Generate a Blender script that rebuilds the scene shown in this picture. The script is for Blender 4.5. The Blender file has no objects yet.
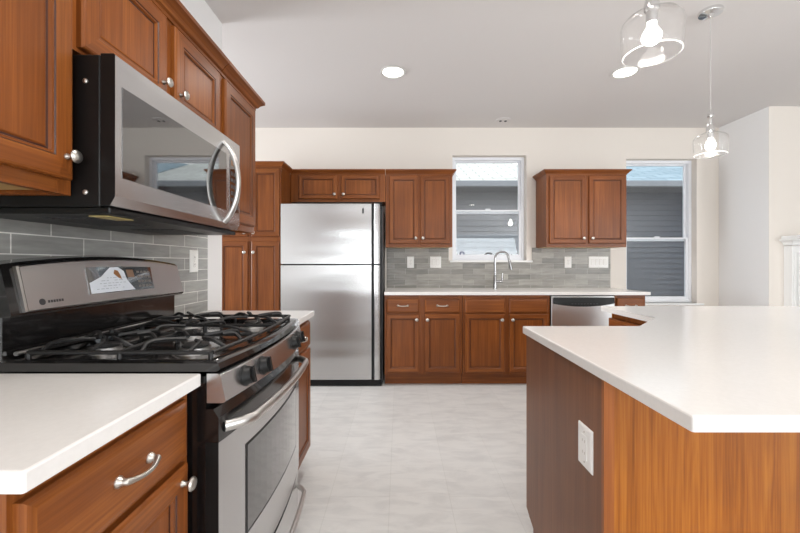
import bpy, bmesh, math, random
from mathutils import Vector, Matrix
random.seed(7)
S = bpy.context.scene
C = S.collection

# ------------------------------------------------------------------ camera
cam = bpy.data.cameras.new('camera')
cam.sensor_width = 36.0
cam.lens = 36.0 * 382 / 800
cam.shift_x = 0.5 / 800
cam.shift_y = -3.0 / 800
cam.clip_start = 0.05
camo = bpy.data.objects.new('camera', cam)
camo.location = (0, 0, 1.19)
camo.rotation_euler = (math.pi / 2, 0, 0)
C.objects.link(camo)
S.camera = camo

# ------------------------------------------------------------------ sky, daylight, exposure
SKY_STRENGTH = 2.0
W = bpy.data.worlds.new('sky')
S.world = W
W.use_nodes = True
bg = W.node_tree.nodes['Background']
bg.inputs[0].default_value = (0.88, 0.94, 1.0, 1)
bg.inputs[1].default_value = SKY_STRENGTH
S.view_settings.view_transform = 'Standard'
S.view_settings.look = 'None'
S.view_settings.gamma = 1.0
S.view_settings.use_curve_mapping = False
S.view_settings.exposure = -0.07


def area_light(name, loc, rot, sx, sy, power, col):
    l = bpy.data.lights.new(name, 'AREA')
    l.shape = 'RECTANGLE'
    l.size = sx
    l.size_y = sy
    l.energy = power
    l.color = col
    o = bpy.data.objects.new(name, l)
    o.location = loc
    o.rotation_euler = rot
    C.objects.link(o)
    return o


R90 = math.pi / 2
# area lamps standing in for daylight at unseen windows behind the camera and right
UP = math.radians(32)      # lamps tilted up to brighten the ceiling
area_light('daylight_rear_window', (2.6, -4.36, 1.45), (R90 + UP, 0, 0), 3.0, 1.5, 62, (0.97, 0.985, 1.0))
area_light('daylight_rear_door', (-0.9, -4.36, 1.2), (R90 + UP, 0, 0), 1.7, 2.0, 80, (0.97, 0.985, 1.0))
area_light('daylight_side_window', (6.05, -2.9, 1.4), (R90 + UP, 0, R90), 2.4, 1.9, 240, (0.96, 0.98, 1.0))
area_light('passage_fill_lamp', (-3.86, 3.1, 1.5), (R90, 0, -R90), 1.1, 1.5, 50, (0.93, 0.96, 1.0)).data.spread = math.radians(110)  # unseen fill lamp added to brighten the right return wall
CAN_POWER = 15
PENDANT_POWER = 5


# ------------------------------------------------------------------ materials
def new_mat(name):
    m = bpy.data.materials.new(name)
    m.use_nodes = True
    nt = m.node_tree
    return m, nt, nt.nodes['Principled BSDF'], nt.nodes['Material Output']


def N(nt, t, **kw):
    n = nt.nodes.new(t)
    for k, v in kw.items():
        setattr(n, k, v)
    return n


def srgb(r, g, b):
    def f(c):
        c /= 255.0
        return c / 12.92 if c <= 0.04045 else ((c + 0.055) / 1.055) ** 2.4
    return (f(r), f(g), f(b), 1)


def plain(name, col, rough=0.5, metal=0.0, coat=0.0, emit=None, es=0.0, spec=0.5, noise=0.0, nscale=60):
    m, nt, p, out = new_mat(name)
    p.inputs['Base Color'].default_value = col
    p.inputs['Roughness'].default_value = rough
    p.inputs['Metallic'].default_value = metal
    p.inputs['Coat Weight'].default_value = coat
    p.inputs['Specular IOR Level'].default_value = spec
    if emit:
        p.inputs['Emission Color'].default_value = emit
        p.inputs['Emission Strength'].default_value = es
    tc = N(nt, 'ShaderNodeTexCoord')
    nz = N(nt, 'ShaderNodeTexNoise')
    nz.inputs['Scale'].default_value = nscale
    nz.inputs['Detail'].default_value = 4
    nt.links.new(tc.outputs['Object'], nz.inputs['Vector'])
    if noise:
        b = N(nt, 'ShaderNodeBump')
        b.inputs['Strength'].default_value = noise
        b.inputs['Distance'].default_value = 0.004
        nt.links.new(nz.outputs[0], b.inputs['Height'])
        nt.links.new(b.outputs[0], p.inputs['Normal'])
    return m


def wood(name, axis, dark, mid, light, rough=0.36, coat=0.04, cathedral=0.0, spec=0.3, con=0.0):
    m, nt, p, out = new_mat(name)
    tc = N(nt, 'ShaderNodeTexCoord')
    oi = N(nt, 'ShaderNodeObjectInfo')
    mul = N(nt, 'ShaderNodeVectorMath', operation='SCALE')
    mul.inputs['Scale'].default_value = 7.0
    comb = N(nt, 'ShaderNodeCombineXYZ')
    for i in range(3):
        nt.links.new(oi.outputs['Random'], comb.inputs[i])
    nt.links.new(comb.outputs[0], mul.inputs[0])
    add = N(nt, 'ShaderNodeVectorMath', operation='ADD')
    nt.links.new(tc.outputs['Object'], add.inputs[0])
    nt.links.new(mul.outputs[0], add.inputs[1])
    mp = N(nt, 'ShaderNodeMapping')
    lo, hi = 1.0, 20.0
    sc = {'x': (lo, hi, hi), 'y': (hi, lo, hi), 'z': (hi, hi, lo)}[axis]
    mp.inputs['Scale'].default_value = sc
    nt.links.new(add.outputs[0], mp.inputs[0])
    n1 = N(nt, 'ShaderNodeTexNoise')
    n1.inputs['Scale'].default_value = 1.0
    n1.inputs['Detail'].default_value = 5
    n1.inputs['Roughness'].default_value = 0.6
    n1.inputs['Distortion'].default_value = 0.4 + cathedral
    nt.links.new(mp.outputs[0], n1.inputs['Vector'])
    mp2 = N(nt, 'ShaderNodeMapping')
    mp2.inputs['Scale'].default_value = tuple(s * (9 if s > 5 else 3.5) for s in sc)
    nt.links.new(add.outputs[0], mp2.inputs[0])
    n2 = N(nt, 'ShaderNodeTexNoise')
    n2.inputs['Scale'].default_value = 1.0
    n2.inputs['Detail'].default_value = 3
    nt.links.new(mp2.outputs[0], n2.inputs['Vector'])
    mx = N(nt, 'ShaderNodeMix')
    mx.inputs[0].default_value = 0.42
    nt.links.new(n1.outputs[0], mx.inputs[2])
    nt.links.new(n2.outputs[0], mx.inputs[3])
    rp = N(nt, 'ShaderNodeValToRGB')
    e = rp.color_ramp.elements
    e[0].position, e[0].color = 0.30 + con, dark
    e[1].position, e[1].color = 0.70 - con, light
    k = e.new(0.5)
    k.color = mid
    nt.links.new(mx.outputs[0], rp.inputs[0])
    # broad tone changes along the board
    nb = N(nt, 'ShaderNodeTexNoise')
    nb.inputs['Scale'].default_value = 2.2
    nb.inputs['Detail'].default_value = 2
    nt.links.new(add.outputs[0], nb.inputs['Vector'])
    hs = N(nt, 'ShaderNodeHueSaturation')
    mr = N(nt, 'ShaderNodeMapRange')
    mr.inputs[1].default_value, mr.inputs[2].default_value = 0.3, 0.7
    mr.inputs[3].default_value, mr.inputs[4].default_value = 0.85, 1.15
    nt.links.new(nb.outputs[0], mr.inputs[0])
    nt.links.new(mr.outputs[0], hs.inputs['Value'])
    nt.links.new(rp.outputs[0], hs.inputs['Color'])
    nt.links.new(hs.outputs[0], p.inputs['Base Color'])
    p.inputs['Roughness'].default_value = rough
    p.inputs['Coat Weight'].default_value = coat
    p.inputs['Coat Roughness'].default_value = 0.22
    p.inputs['Specular IOR Level'].default_value = spec
    return m


CH = (srgb(88, 44, 14), srgb(122, 66, 25), srgb(156, 94, 42))
WOOD = {a: wood('cherry_wood_' + a, a, *CH, con=-.06) for a in 'xyz'}
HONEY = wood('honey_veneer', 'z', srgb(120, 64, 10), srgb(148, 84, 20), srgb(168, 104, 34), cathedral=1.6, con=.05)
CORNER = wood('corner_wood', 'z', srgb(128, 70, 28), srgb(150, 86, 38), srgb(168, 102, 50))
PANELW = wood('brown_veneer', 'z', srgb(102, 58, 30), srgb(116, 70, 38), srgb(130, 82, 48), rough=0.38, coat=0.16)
MAPLE = wood('pale_maple', 'x', srgb(196, 160, 104), srgb(214, 180, 124), srgb(224, 194, 142), coat=0.1)
GLAZE = plain('dark_glaze', srgb(58, 24, 10), 0.4)
GAP = plain('dark_gap', srgb(28, 14, 8), 0.8)
WALL = plain('wall_paint', srgb(234, 227, 218), 0.6, noise=0.06, nscale=180)
WALLW = plain('wall_paint_white', srgb(236, 235, 234), 0.6, noise=0.06, nscale=180)
CEIL = plain('ceiling_paint', srgb(220, 216, 214), 0.75, noise=0.06, nscale=140)
TRIMW = plain('white_trim_paint', srgb(240, 240, 238), 0.35)
VINYL = plain('white_vinyl', srgb(244, 246, 250), 0.3)
PLATE = plain('white_plastic', srgb(240, 239, 236), 0.3)
PLATED = plain('plastic_recess', srgb(190, 184, 174), 0.4)
BLACK = plain('black_enamel', srgb(20, 19, 19), 0.16, coat=0.5)
BLACKM = plain('black_matte', srgb(13, 13, 13), 0.4, spec=.3)
IRON = plain('cast_iron', srgb(24, 23, 23), 0.5, noise=0.2, nscale=300)
GLASSB = plain('black_glass', srgb(14, 15, 17), 0.03, coat=1.0, spec=0.9)
CHROME = plain('chrome', (0.78, 0.78, 0.78, 1), 0.08, metal=1)
TAPS = plain('tap_steel', (0.42, 0.42, 0.425, 1), 0.16, metal=1)
NICKEL = plain('satin_nickel', (0.54, 0.515, 0.475, 1), 0.33, metal=1)
ALU = plain('burner_aluminium', (0.42, 0.41, 0.40, 1), 0.35, metal=1)
GREYPL = plain('grey_plastic', srgb(58, 58, 60), 0.5)
RINGG = plain('pale_grey_ring', srgb(212, 210, 206), .4)
GLOW = plain('warm_glow', (1, 1, 1, 1), 0.5, emit=(1, 0.95, 0.87, 1), es=9)
BULB = plain('bulb_glow', (1, 1, 1, 1), 0.5, emit=(1, 0.97, 0.93, 1), es=11)
PATCH = plain('patch_white', srgb(226, 230, 236), 0.25)
AMBER = plain('amber_tone', srgb(150, 96, 48), 0.4)
DASHG = plain('dash_grey', srgb(150, 155, 162), 0.5)
TAN = plain('tan_lcd', srgb(140, 110, 88), 0.25)
DECAL = plain('blue_decal', srgb(42, 62, 120), 0.4)
GLASSB.node_tree.nodes['Principled BSDF'].inputs['IOR'].default_value = 2.1
DECALW = plain('white_decal', srgb(225, 230, 238), 0.4)


def steel(name, axis, rough=0.26, base=(0.60, 0.60, 0.60, 1), wave=0.0, grain=.015):
    m, nt, p, out = new_mat(name)
    p.inputs['Base Color'].default_value = base
    p.inputs['Metallic'].default_value = 1
    tc = N(nt, 'ShaderNodeTexCoord')
    mp = N(nt, 'ShaderNodeMapping')
    mp.inputs['Scale'].default_value = {'x': (2, 300, 300), 'y': (300, 2, 300), 'z': (300, 300, 2)}[axis]
    nt.links.new(tc.outputs['Object'], mp.inputs[0])
    nz = N(nt, 'ShaderNodeTexNoise')
    nz.inputs['Scale'].default_value = 1
    nz.inputs['Detail'].default_value = 3
    nt.links.new(mp.outputs[0], nz.inputs['Vector'])
    mr = N(nt, 'ShaderNodeMapRange')
    mr.inputs[3].default_value, mr.inputs[4].default_value = rough - grain, rough + grain
    nt.links.new(nz.outputs[0], mr.inputs[0])
    nt.links.new(mr.outputs[0], p.inputs['Roughness'])
    if wave:
        mp2 = N(nt, 'ShaderNodeMapping')
        mp2.inputs['Scale'].default_value = (.5, .5, 3.0)
        nt.links.new(tc.outputs['Object'], mp2.inputs[0])
        n2 = N(nt, 'ShaderNodeTexNoise')
        n2.inputs['Scale'].default_value = 1.3
        n2.inputs['Detail'].default_value = 1
        nt.links.new(mp2.outputs[0], n2.inputs['Vector'])
        b = N(nt, 'ShaderNodeBump')
        b.inputs['Strength'].default_value = 1
        b.inputs['Distance'].default_value = wave
        nt.links.new(n2.outputs[0], b.inputs['Height'])
        nt.links.new(b.outputs[0], p.inputs['Normal'])
    return m


STEEL_Y = steel('brushed_steel_left', 'y', .25, (.64, .64, .645, 1))
STEEL_X = steel('brushed_steel_back', 'x', 0.30)
STEEL_F = steel('fridge_steel', 'x', 0.27, (0.55, 0.545, 0.54, 1), 0.012, 0.0)
STEEL_F.node_tree.nodes['Principled BSDF'].inputs['Anisotropic'].default_value = 0.85
STEEL_C = steel('console_steel_darkened', 'y', .3, (.5, .49, .485, 1))  # same steel, darkened for the reflected microwave underside
STEEL_H = plain('handle_steel', (0.60, 0.585, 0.565, 1), 0.33, metal=1)


def stone(name):
    m, nt, p, out = new_mat(name)
    tc = N(nt, 'ShaderNodeTexCoord')
    nz = N(nt, 'ShaderNodeTexNoise')
    nz.inputs['Scale'].default_value = 90
    nz.inputs['Detail'].default_value = 4
    nt.links.new(tc.outputs['Object'], nz.inputs['Vector'])
    rp = N(nt, 'ShaderNodeValToRGB')
    rp.color_ramp.elements[0].color = srgb(222, 219, 216)
    rp.color_ramp.elements[1].color = srgb(232, 229, 226)
    nt.links.new(nz.outputs[0], rp.inputs[0])
    nt.links.new(rp.outputs[0], p.inputs['Base Color'])
    p.inputs['Roughness'].default_value = 0.16
    return m


QUARTZ = stone('white_quartz')


def floor_mat():
    m, nt, p, out = new_mat('marble_floor_tile')
    tc = N(nt, 'ShaderNodeTexCoord')
    br = N(nt, 'ShaderNodeTexBrick')
    br.offset = 0.5
    br.inputs['Scale'].default_value = 1
    br.inputs['Brick Width'].default_value = 0.61
    br.inputs['Row Height'].default_value = 0.305
    br.inputs['Mortar Size'].default_value = 0.0022
    br.inputs['Mortar Smooth'].default_value = 0.2
    br.inputs['Color1'].default_value = (0.955, 0.955, 0.955, 1)
    br.inputs['Color2'].default_value = (1, 1, 1, 1)
    br.inputs['Mortar'].default_value = (0.9, 0.9, 0.89, 1)
    mpb = N(nt, 'ShaderNodeMapping')
    mpb.inputs['Rotation'].default_value = (0, 0, R90)
    mpb.inputs['Location'].default_value = (0.12, 0.05, 0)
    nt.links.new(tc.outputs['Object'], mpb.inputs[0])
    nt.links.new(mpb.outputs[0], br.inputs['Vector'])
    mp = N(nt, 'ShaderNodeMapping')
    mp.inputs['Rotation'].default_value = (0, 0, 0.5)
    mp.inputs['Scale'].default_value = (3.0, 9.0, 1)
    nt.links.new(tc.outputs['Object'], mp.inputs[0])
    nz = N(nt, 'ShaderNodeTexNoise')
    nz.inputs['Scale'].default_value = 1.6
    nz.inputs['Detail'].default_value = 7
    nz.inputs['Roughness'].default_value = 0.62
    nz.inputs['Distortion'].default_value = 0.6
    nt.links.new(mp.outputs[0], nz.inputs['Vector'])
    rp = N(nt, 'ShaderNodeValToRGB')
    e = rp.color_ramp.elements
    e[0].position, e[0].color = 0.34, srgb(196, 195, 194)
    e[1].position, e[1].color = 0.58, srgb(210, 209, 207)
    nt.links.new(nz.outputs[0], rp.inputs[0])
    mx = N(nt, 'ShaderNodeMix', data_type='RGBA', blend_type='MULTIPLY')
    mx.inputs[0].default_value = 1
    nt.links.new(rp.outputs[0], mx.inputs[6])
    nt.links.new(br.outputs[0], mx.inputs[7])
    nt.links.new(mx.outputs[2], p.inputs['Base Color'])
    p.inputs['Roughness'].default_value = 0.42
    return m


def tile_mat(name, ax, off, c1, c2, mortar, rough):
    """running-bond wall tile; ax = the wall's horizontal axis"""
    m, nt, p, out = new_mat(name)
    tc = N(nt, 'ShaderNodeTexCoord')
    sp = N(nt, 'ShaderNodeSeparateXYZ')
    cb = N(nt, 'ShaderNodeCombineXYZ')
    nt.links.new(tc.outputs['Object'], sp.inputs[0])
    nt.links.new(sp.outputs[ax], cb.inputs[0])
    nt.links.new(sp.outputs[2], cb.inputs[1])
    mp = N(nt, 'ShaderNodeMapping')
    mp.inputs['Location'].default_value = (off[0], off[1], 0)
    nt.links.new(cb.outputs[0], mp.inputs[0])
    br = N(nt, 'ShaderNodeTexBrick')
    br.offset = 0.5
    br.inputs['Scale'].default_value = 1
    br.inputs['Brick Width'].default_value = 0.257
    br.inputs['Row Height'].default_value = 0.061
    br.inputs['Mortar Size'].default_value = 0.0019
    br.inputs['Mortar Smooth'].default_value = 0.1
    br.inputs['Color1'].default_value = c1
    br.inputs['Color2'].default_value = c2
    br.inputs['Mortar'].default_value = mortar
    nt.links.new(mp.outputs[0], br.inputs['Vector'])
    mp2 = N(nt, 'ShaderNodeMapping')
    mp2.inputs['Scale'].default_value = (7, 45, 1)
    nt.links.new(cb.outputs[0], mp2.inputs[0])
    nz = N(nt, 'ShaderNodeTexNoise')
    nz.inputs['Scale'].default_value = 1
    nz.inputs['Detail'].default_value = 5
    nt.links.new(mp2.outputs[0], nz.inputs['Vector'])
    mr = N(nt, 'ShaderNodeMapRange')
    mr.inputs[1].default_value, mr.inputs[2].default_value = 0.3, 0.7
    mr.inputs[3].default_value, mr.inputs[4].default_value = 0.8, 1.2
    nt.links.new(nz.outputs[0], mr.inputs[0])
    hs = N(nt, 'ShaderNodeHueSaturation')
    nt.links.new(mr.outputs[0], hs.inputs['Value'])
    nt.links.new(br.outputs[0], hs.inputs['Color'])
    nt.links.new(hs.outputs[0], p.inputs['Base Color'])
    p.inputs['Roughness'].default_value = rough
    bp = N(nt, 'ShaderNodeBump')
    bp.invert = True
    bp.inputs['Strength'].default_value = 0.5
    bp.inputs['Distance'].default_value = 0.003
    nt.links.new(br.outputs['Fac'], bp.inputs['Height'])
    nt.links.new(bp.outputs[0], p.inputs['Normal'])
    return m


def glass_mat(name, rough=0.0, tint=(1, 1, 1, 1), ior=1.5, gain=1.0, glow_mix=0.0, edge=0.9):
    m, nt, p, out = new_mat(name)
    nt.nodes.remove(p)
    tr = N(nt, 'ShaderNodeBsdfTransparent')
    tr.inputs[0].default_value = tint
    gl = N(nt, 'ShaderNodeBsdfGlossy')
    gl.inputs['Roughness'].default_value = rough
    lw = N(nt, 'ShaderNodeLayerWeight')
    lw.inputs[0].default_value = 0.5
    pw = N(nt, 'ShaderNodeMath', operation='POWER')
    pw.inputs[1].default_value = 4.5
    nt.links.new(lw.outputs['Facing'], pw.inputs[0])
    mt = N(nt, 'ShaderNodeMath', operation='MULTIPLY_ADD')
    mt.use_clamp = True
    mt.inputs[1].default_value = edge
    mt.inputs[2].default_value = 0.04 * gain
    nt.links.new(pw.outputs[0], mt.inputs[0])
    mx = N(nt, 'ShaderNodeMixShader')
    nt.links.new(mt.outputs[0], mx.inputs[0])
    nt.links.new(tr.outputs[0], mx.inputs[1])
    nt.links.new(gl.outputs[0], mx.inputs[2])
    if glow_mix:          # translucent share added to lighten the glass around the bulb
        tl = N(nt, 'ShaderNodeBsdfTranslucent')
        mx2 = N(nt, 'ShaderNodeMixShader')
        mx2.inputs[0].default_value = glow_mix
        nt.links.new(mx.outputs[0], mx2.inputs[1])
        nt.links.new(tl.outputs[0], mx2.inputs[2])
        mx = mx2
    nt.links.new(mx.outputs[0], out.inputs[0])
    return m


PANE = glass_mat('window_glass', 0.0, (0.95, 0.97, 0.98, 1), 1.5, 2.0)
SHADE = glass_mat('clear_shade_glass', 0.02, (0.985, 0.985, 0.985, 1), 1.5, 0.5, .006, .55)
RIM = glass_mat('shade_rim_glint', 0.1, (0.98, 0.98, 0.98, 1), 1.5, 3.0, .25)  # rim's bright glint put in as whiter, glossier glass


def lap_mat(name, col, step, ax=2, dark=0.6):
    """lap siding / shingle courses: rows along z with a shadow-free joint line"""
    m, nt, p, out = new_mat(name)
    tc = N(nt, 'ShaderNodeTexCoord')
    nz = N(nt, 'ShaderNodeTexNoise')
    nz.inputs['Scale'].default_value = 3
    nt.links.new(tc.outputs['Object'], nz.inputs['Vector'])
    rp = N(nt, 'ShaderNodeValToRGB')
    rp.color_ramp.elements[0].color = tuple(c * 0.9 for c in col[:3]) + (1,)
    rp.color_ramp.elements[1].color = col
    nt.links.new(nz.outputs[0], rp.inputs[0])
    nt.links.new(rp.outputs[0], p.inputs['Base Color'])
    p.inputs['Roughness'].default_value = 0.7
    return m


def shingle_mat(name, c1, c2, gap):
    m, nt, p, out = new_mat(name)
    tc = N(nt, 'ShaderNodeTexCoord')
    br = N(nt, 'ShaderNodeTexBrick')
    br.inputs['Scale'].default_value = 1
    br.inputs['Brick Width'].default_value = 0.42
    br.inputs['Row Height'].default_value = 0.16
    br.inputs['Mortar Size'].default_value = 0.012
    br.inputs['Color1'].default_value = c1
    br.inputs['Color2'].default_value = c2
    br.inputs['Mortar'].default_value = gap
    nt.links.new(tc.outputs['Object'], br.inputs['Vector'])
    nt.links.new(br.outputs[0], p.inputs['Base Color'])
    p.inputs['Roughness'].default_value = 0.85
    return m


# ------------------------------------------------------------------ mesh helpers
class MB:
    def __init__(self):
        self.bm = bmesh.new()
        self.m = 0

    def face(self, vs, mat=None):
        try:
            f = self.bm.faces.new(vs)
        except ValueError:
            return None
        f.material_index = self.m if mat is None else mat
        return f

    def box(self, x0, x1, y0, y1, z0, z1, bev=0.0, seg=1):
        b = self.bm
        vs = [b.verts.new((x, y, z)) for x in (x0, x1) for y in (y0, y1) for z in (z0, z1)]
        fs = []
        for q in ((0, 1, 3, 2), (4, 6, 7, 5), (0, 4, 5, 1), (2, 3, 7, 6), (0, 2, 6, 4), (1, 5, 7, 3)):
            fs.append(self.face([vs[i] for i in q]))
        if bev:
            es = list({e for f in fs for e in f.edges})
            bmesh.ops.bevel(b, geom=es, offset=bev, segments=seg, affect='EDGES', profile=0.5)
        return self

    def loft(self, rings, close=True, cap=True):
        b = self.bm
        rv = [[b.verts.new(p) for p in r] for r in rings]
        n = len(rv[0])
        for a, c in zip(rv[:-1], rv[1:]):
            for i in range(n if close else n - 1):
                j = (i + 1) % n
                self.face([a[i], a[j], c[j], c[i]])
        if cap and close:
            self.face(rv[0][::-1])
            self.face(rv[-1])
        return self

    def prism(self, poly, vec):
        v = Vector(vec)
        return self.loft([[Vector(p) for p in poly], [Vector(p) + v for p in poly]])

    def tube(self, pts, r, n=8, cap=True, flat=1.0, up=None):
        pts = [Vector(p) for p in pts]
        rs = r if isinstance(r, (list, tuple)) else [r] * len(pts)
        rings = []
        prev = None
        for i, p in enumerate(pts):
            t = (pts[min(i + 1, len(pts) - 1)] - pts[max(i - 1, 0)]).normalized()
            ref = Vector(up) if up else (prev if prev is not None else (Vector((0, 0, 1)) if abs(t.z) < 0.9 else Vector((1, 0, 0))))
            a = (ref - t * ref.dot(t)).normalized()
            if up is None:
                prev = a
            c = t.cross(a)
            rings.append([p + a * math.cos(2 * math.pi * k / n) * rs[i] * flat + c * math.sin(2 * math.pi * k / n) * rs[i] for k in range(n)])
        return self.loft(rings, cap=cap)

    def lathe(self, prof, o, axis=(0, 0, 1), n=20, cap=True):
        """prof: (radius, height along axis)"""
        a = Vector(axis).normalized()
        u = a.orthogonal().normalized()
        v = a.cross(u)
        o = Vector(o)
        rings = [[o + a * h + (u * math.cos(2 * math.pi * k / n) + v * math.sin(2 * math.pi * k / n)) * max(r, 1e-4) for k in range(n)] for r, h in prof]
        return self.loft(rings, cap=cap)

    def build(self, name, mat, parent=None, smooth=None):
        b = self.bm
        bmesh.ops.recalc_face_normals(b, faces=b.faces)
        if parent is not None:
            w = world_loc(parent)
            bmesh.ops.translate(b, verts=b.verts, vec=-w)
        me = bpy.data.meshes.new(name)
        b.to_mesh(me)
        b.free()
        for m in (mat if isinstance(mat, (list, tuple)) else [mat]):
            me.materials.append(m)
        if smooth:
            me.shade_smooth()
            me.set_sharp_from_angle(angle=math.radians(smooth))
        o = bpy.data.objects.new(name, me)
        C.objects.link(o)
        if parent is not None:
            o.parent = parent
        return o


def world_loc(o):
    v = Vector((0, 0, 0))
    while o is not None:
        v += o.location
        o = o.parent
    return v


def thing(name, label, cat, loc, group=None):
    o = bpy.data.objects.new(name, None)
    o.empty_display_size = 0.05
    C.objects.link(o)
    o.location = loc
    o['label'] = label
    o['category'] = cat
    if group:
        o['group'] = group
    return o


def tag(o, label, cat, group=None):
    o['label'] = label
    o['category'] = cat
    if group:
        o['group'] = group
    return o


def struct(o):
    o['kind'] = 'structure'
    return o


def bx(name, mat, parent, *b, bev=0.0, seg=1):
    return MB().box(*b, bev=bev, seg=seg).build(name, mat, parent)


class Fr:
    """a cabinet face: a along the run, b up, c out of the face"""
    def __init__(s, o, u, n, hw):
        s.o, s.u, s.n, s.hw = Vector(o), Vector(u), Vector(n), hw

    def p(s, a, b, c=0.0):
        return s.o + s.u * a + Vector((0, 0, 1)) * b + s.n * c


def fbox(mb, fr, a0, a1, b0, b1, c0, c1, bev=0.0):
    p, q = fr.p(a0, b0, c0), fr.p(a1, b1, c1)
    mb.box(min(p.x, q.x), max(p.x, q.x), min(p.y, q.y), max(p.y, q.y), min(p.z, q.z), max(p.z, q.z), bev)


PANEL_RINGS = [(0, 0), (0, .013), (.003, .017), (.008, .019), (.050, .019), (.053, .0165), (.058, .0165), (.061, .0095), (.066, .0085), (.069, .011), (.072, .0115)]
SLAB_RINGS = [(0, 0), (0, .011), (.004, .016), (.010, .018), (.016, .019)]


def front(name, parent, fr, a0, a1, b0, b1, slab=False, k=1.0):
    mb = MB()
    b = mb.bm
    rings = []
    k_ = 0
    glz = () if slab else (5, 8)
    for ins, h in (SLAB_RINGS if slab else PANEL_RINGS):
        i = ins * k
        rings.append([b.verts.new(fr.p(x, y, h)) for x, y in ((a0 + i, b0 + i), (a1 - i, b0 + i), (a1 - i, b1 - i), (a0 + i, b1 - i))])
    for r, t in zip(rings[:-1], rings[1:]):
        k_ += 1
        for q in range(4):
            mb.face([r[q], r[(q + 1) % 4], t[(q + 1) % 4], t[q]], 2 if k_ in glz else 1 if q in (0, 2) else 0)
    mb.face(rings[0][::-1], 0)
    mb.face(rings[-1], 1 if slab else 0)
    return mb.build(name, [WOOD['z'], WOOD[fr.hw], GLAZE], parent)


def knob(parent, fr, a, b, c=.019):
    pr = [(.008, 0), (.008, .003), (.0055, .006), (.005, .014), (.009, .018), (.0155, .021), (.0165, .024), (.014, .028), (.008, .0305), (.001, .031)]
    return MB().lathe(pr, fr.p(a, b, c), fr.n, 18).build('knob', NICKEL, parent, 40)


def pull(parent, fr, a, b, c=.019, half=.048):
    mb = MB()
    for sgn in (-1, 1):
        mb.lathe([(.011, 0), (.011, .003), (.0085, .006), (.006, .012), (.006, .018), (.004, .021)], fr.p(a + sgn * half, b, c), fr.n, 14)
    pts, rr = [], []
    for i in range(13):
        t = -1 + i / 6
        pts.append(fr.p(a + t * half, b - .004 * (1 - t * t), c + .016 + .012 * (1 - t * t)))
        rr.append(.0046 + .0022 * (abs(t) ** 3))
    mb.tube(pts, rr, 10)
    return mb.build('pull_handle', NICKEL, parent, 40)


def sweep(mb, prof, path):
    """profile (out, z) swept along a 2D path, mitred; out is to the right of travel"""
    P = [Vector((x, y)) for x, y in path]
    rings = []
    for i, p in enumerate(P):
        d0 = (P[i] - P[i - 1]).normalized() if i else None
        d1 = (P[i + 1] - P[i]).normalized() if i < len(P) - 1 else None
        n0 = Vector((d0.y, -d0.x)) if d0 else None
        n1 = Vector((d1.y, -d1.x)) if d1 else None
        if n0 is None:
            n = n1
        elif n1 is None:
            n = n0
        else:
            s = n0 + n1
            n = s / (s.length_squared / 2)
        rings.append([Vector((p.x + n.x * o, p.y + n.y * o, z)) for o, z in prof])
    mb.loft(rings)


def crown(parent, path, z, hw='x', k=1.0):
    pr = [(-.012, 0), (.006, 0), (.006, .010), (.014, .014), (.020, .024), (.032, .034), (.038, .037), (.038, .050), (-.012, .050)]
    mb = MB()
    sweep(mb, [(o * k, z + h * k) for o, h in pr], path)
    return mb.build('crown_moulding', WOOD[hw], parent)


def face_frame(parent, fr, a0, a1, b0, b1, stiles, rails, t=.02):
    """stiles: list of (a0,a1); rails: list of (b0,b1); sits behind c=0"""
    mb = MB()
    for s0, s1 in stiles:
        fbox(mb, fr, s0, s1, b0, b1, -t, 0)
    mb.m = 1
    for r0, r1 in rails:
        ss = sorted(stiles)
        for (p0, p1), (q0, q1) in zip(ss[:-1], ss[1:]):
            fbox(mb, fr, p1, q0, r0, r1, -t, -.0002)
    return mb.build('face_frame', [WOOD['z'], WOOD[fr.hw]], parent)


# ================================================================== setting
CZ = 2.73
struct(bx('floor', floor_mat(), None, -4, 6.3, -4.6, 4.5, -.1, 0))
struct(bx('ceiling', CEIL, None, -4, 6.3, -4.6, 4.5, CZ, CZ + .1))
# back wall with two window openings
W1 = (.60, 1.44, 1.225, 2.415)
W2 = (2.57, 3.37, .74, 2.378)
YW = 4.33


def wall_with_openings(name, mat, ax, f0, f1, a0, a1, z0, z1, ops):
    mb = MB()

    def add(p0, p1, q0, q1):
        if ax == 'x':
            mb.box(p0, p1, f0, f1, q0, q1)
        else:
            mb.box(f0, f1, p0, p1, q0, q1)
    cur = a0
    for o in sorted(ops):
        add(cur, o[0], z0, z1)
        add(o[0], o[1], z0, o[2])
        add(o[0], o[1], o[3], z1)
        cur = o[1]
    add(cur, a1, z0, z1)
    return struct(mb.build(name, mat))


wall_with_openings('wall_back', WALL, 'x', YW, YW + .16, -4, 3.62, 0, CZ, [W1, W2])
struct(bx('wall_left', WALLW, None, -1.27, -1.14, -4.5, 2.453, 0, CZ))
wall_with_openings('wall_far_left', WALLW, 'y', -4, -3.9, 2.0, YW, 0, CZ, [(2.5, 3.7, .7, 2.3)])  # opening made up to go with the passage fill lamp
struct(bx('wall_passage', WALLW, None, -3.9, -1.27, 1.9, 2.0, 0, CZ))
struct(bx('wall_return_right', WALLW, None, 3.62, 3.74, 3.7445, YW + .16, 0, CZ))
struct(bx('wall_alcove', WALL, None, 3.6203, 6.2, 3.7425, 3.86, 0, CZ))
SW = (-4.1, -1.7, .42, 2.38)
wall_with_openings('wall_right', WALLW, 'y', 6.12, 6.24, -4.5, 3.86, 0, CZ, [SW])
RW1, RW2 = (1.05, 4.15, .68, 2.22), (-1.78, -.02, .08, 2.22)
wall_with_openings('wall_rear', WALLW, 'x', -4.55, -4.43, -1.27, 6.2, 0, CZ, [RW1, RW2])
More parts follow.
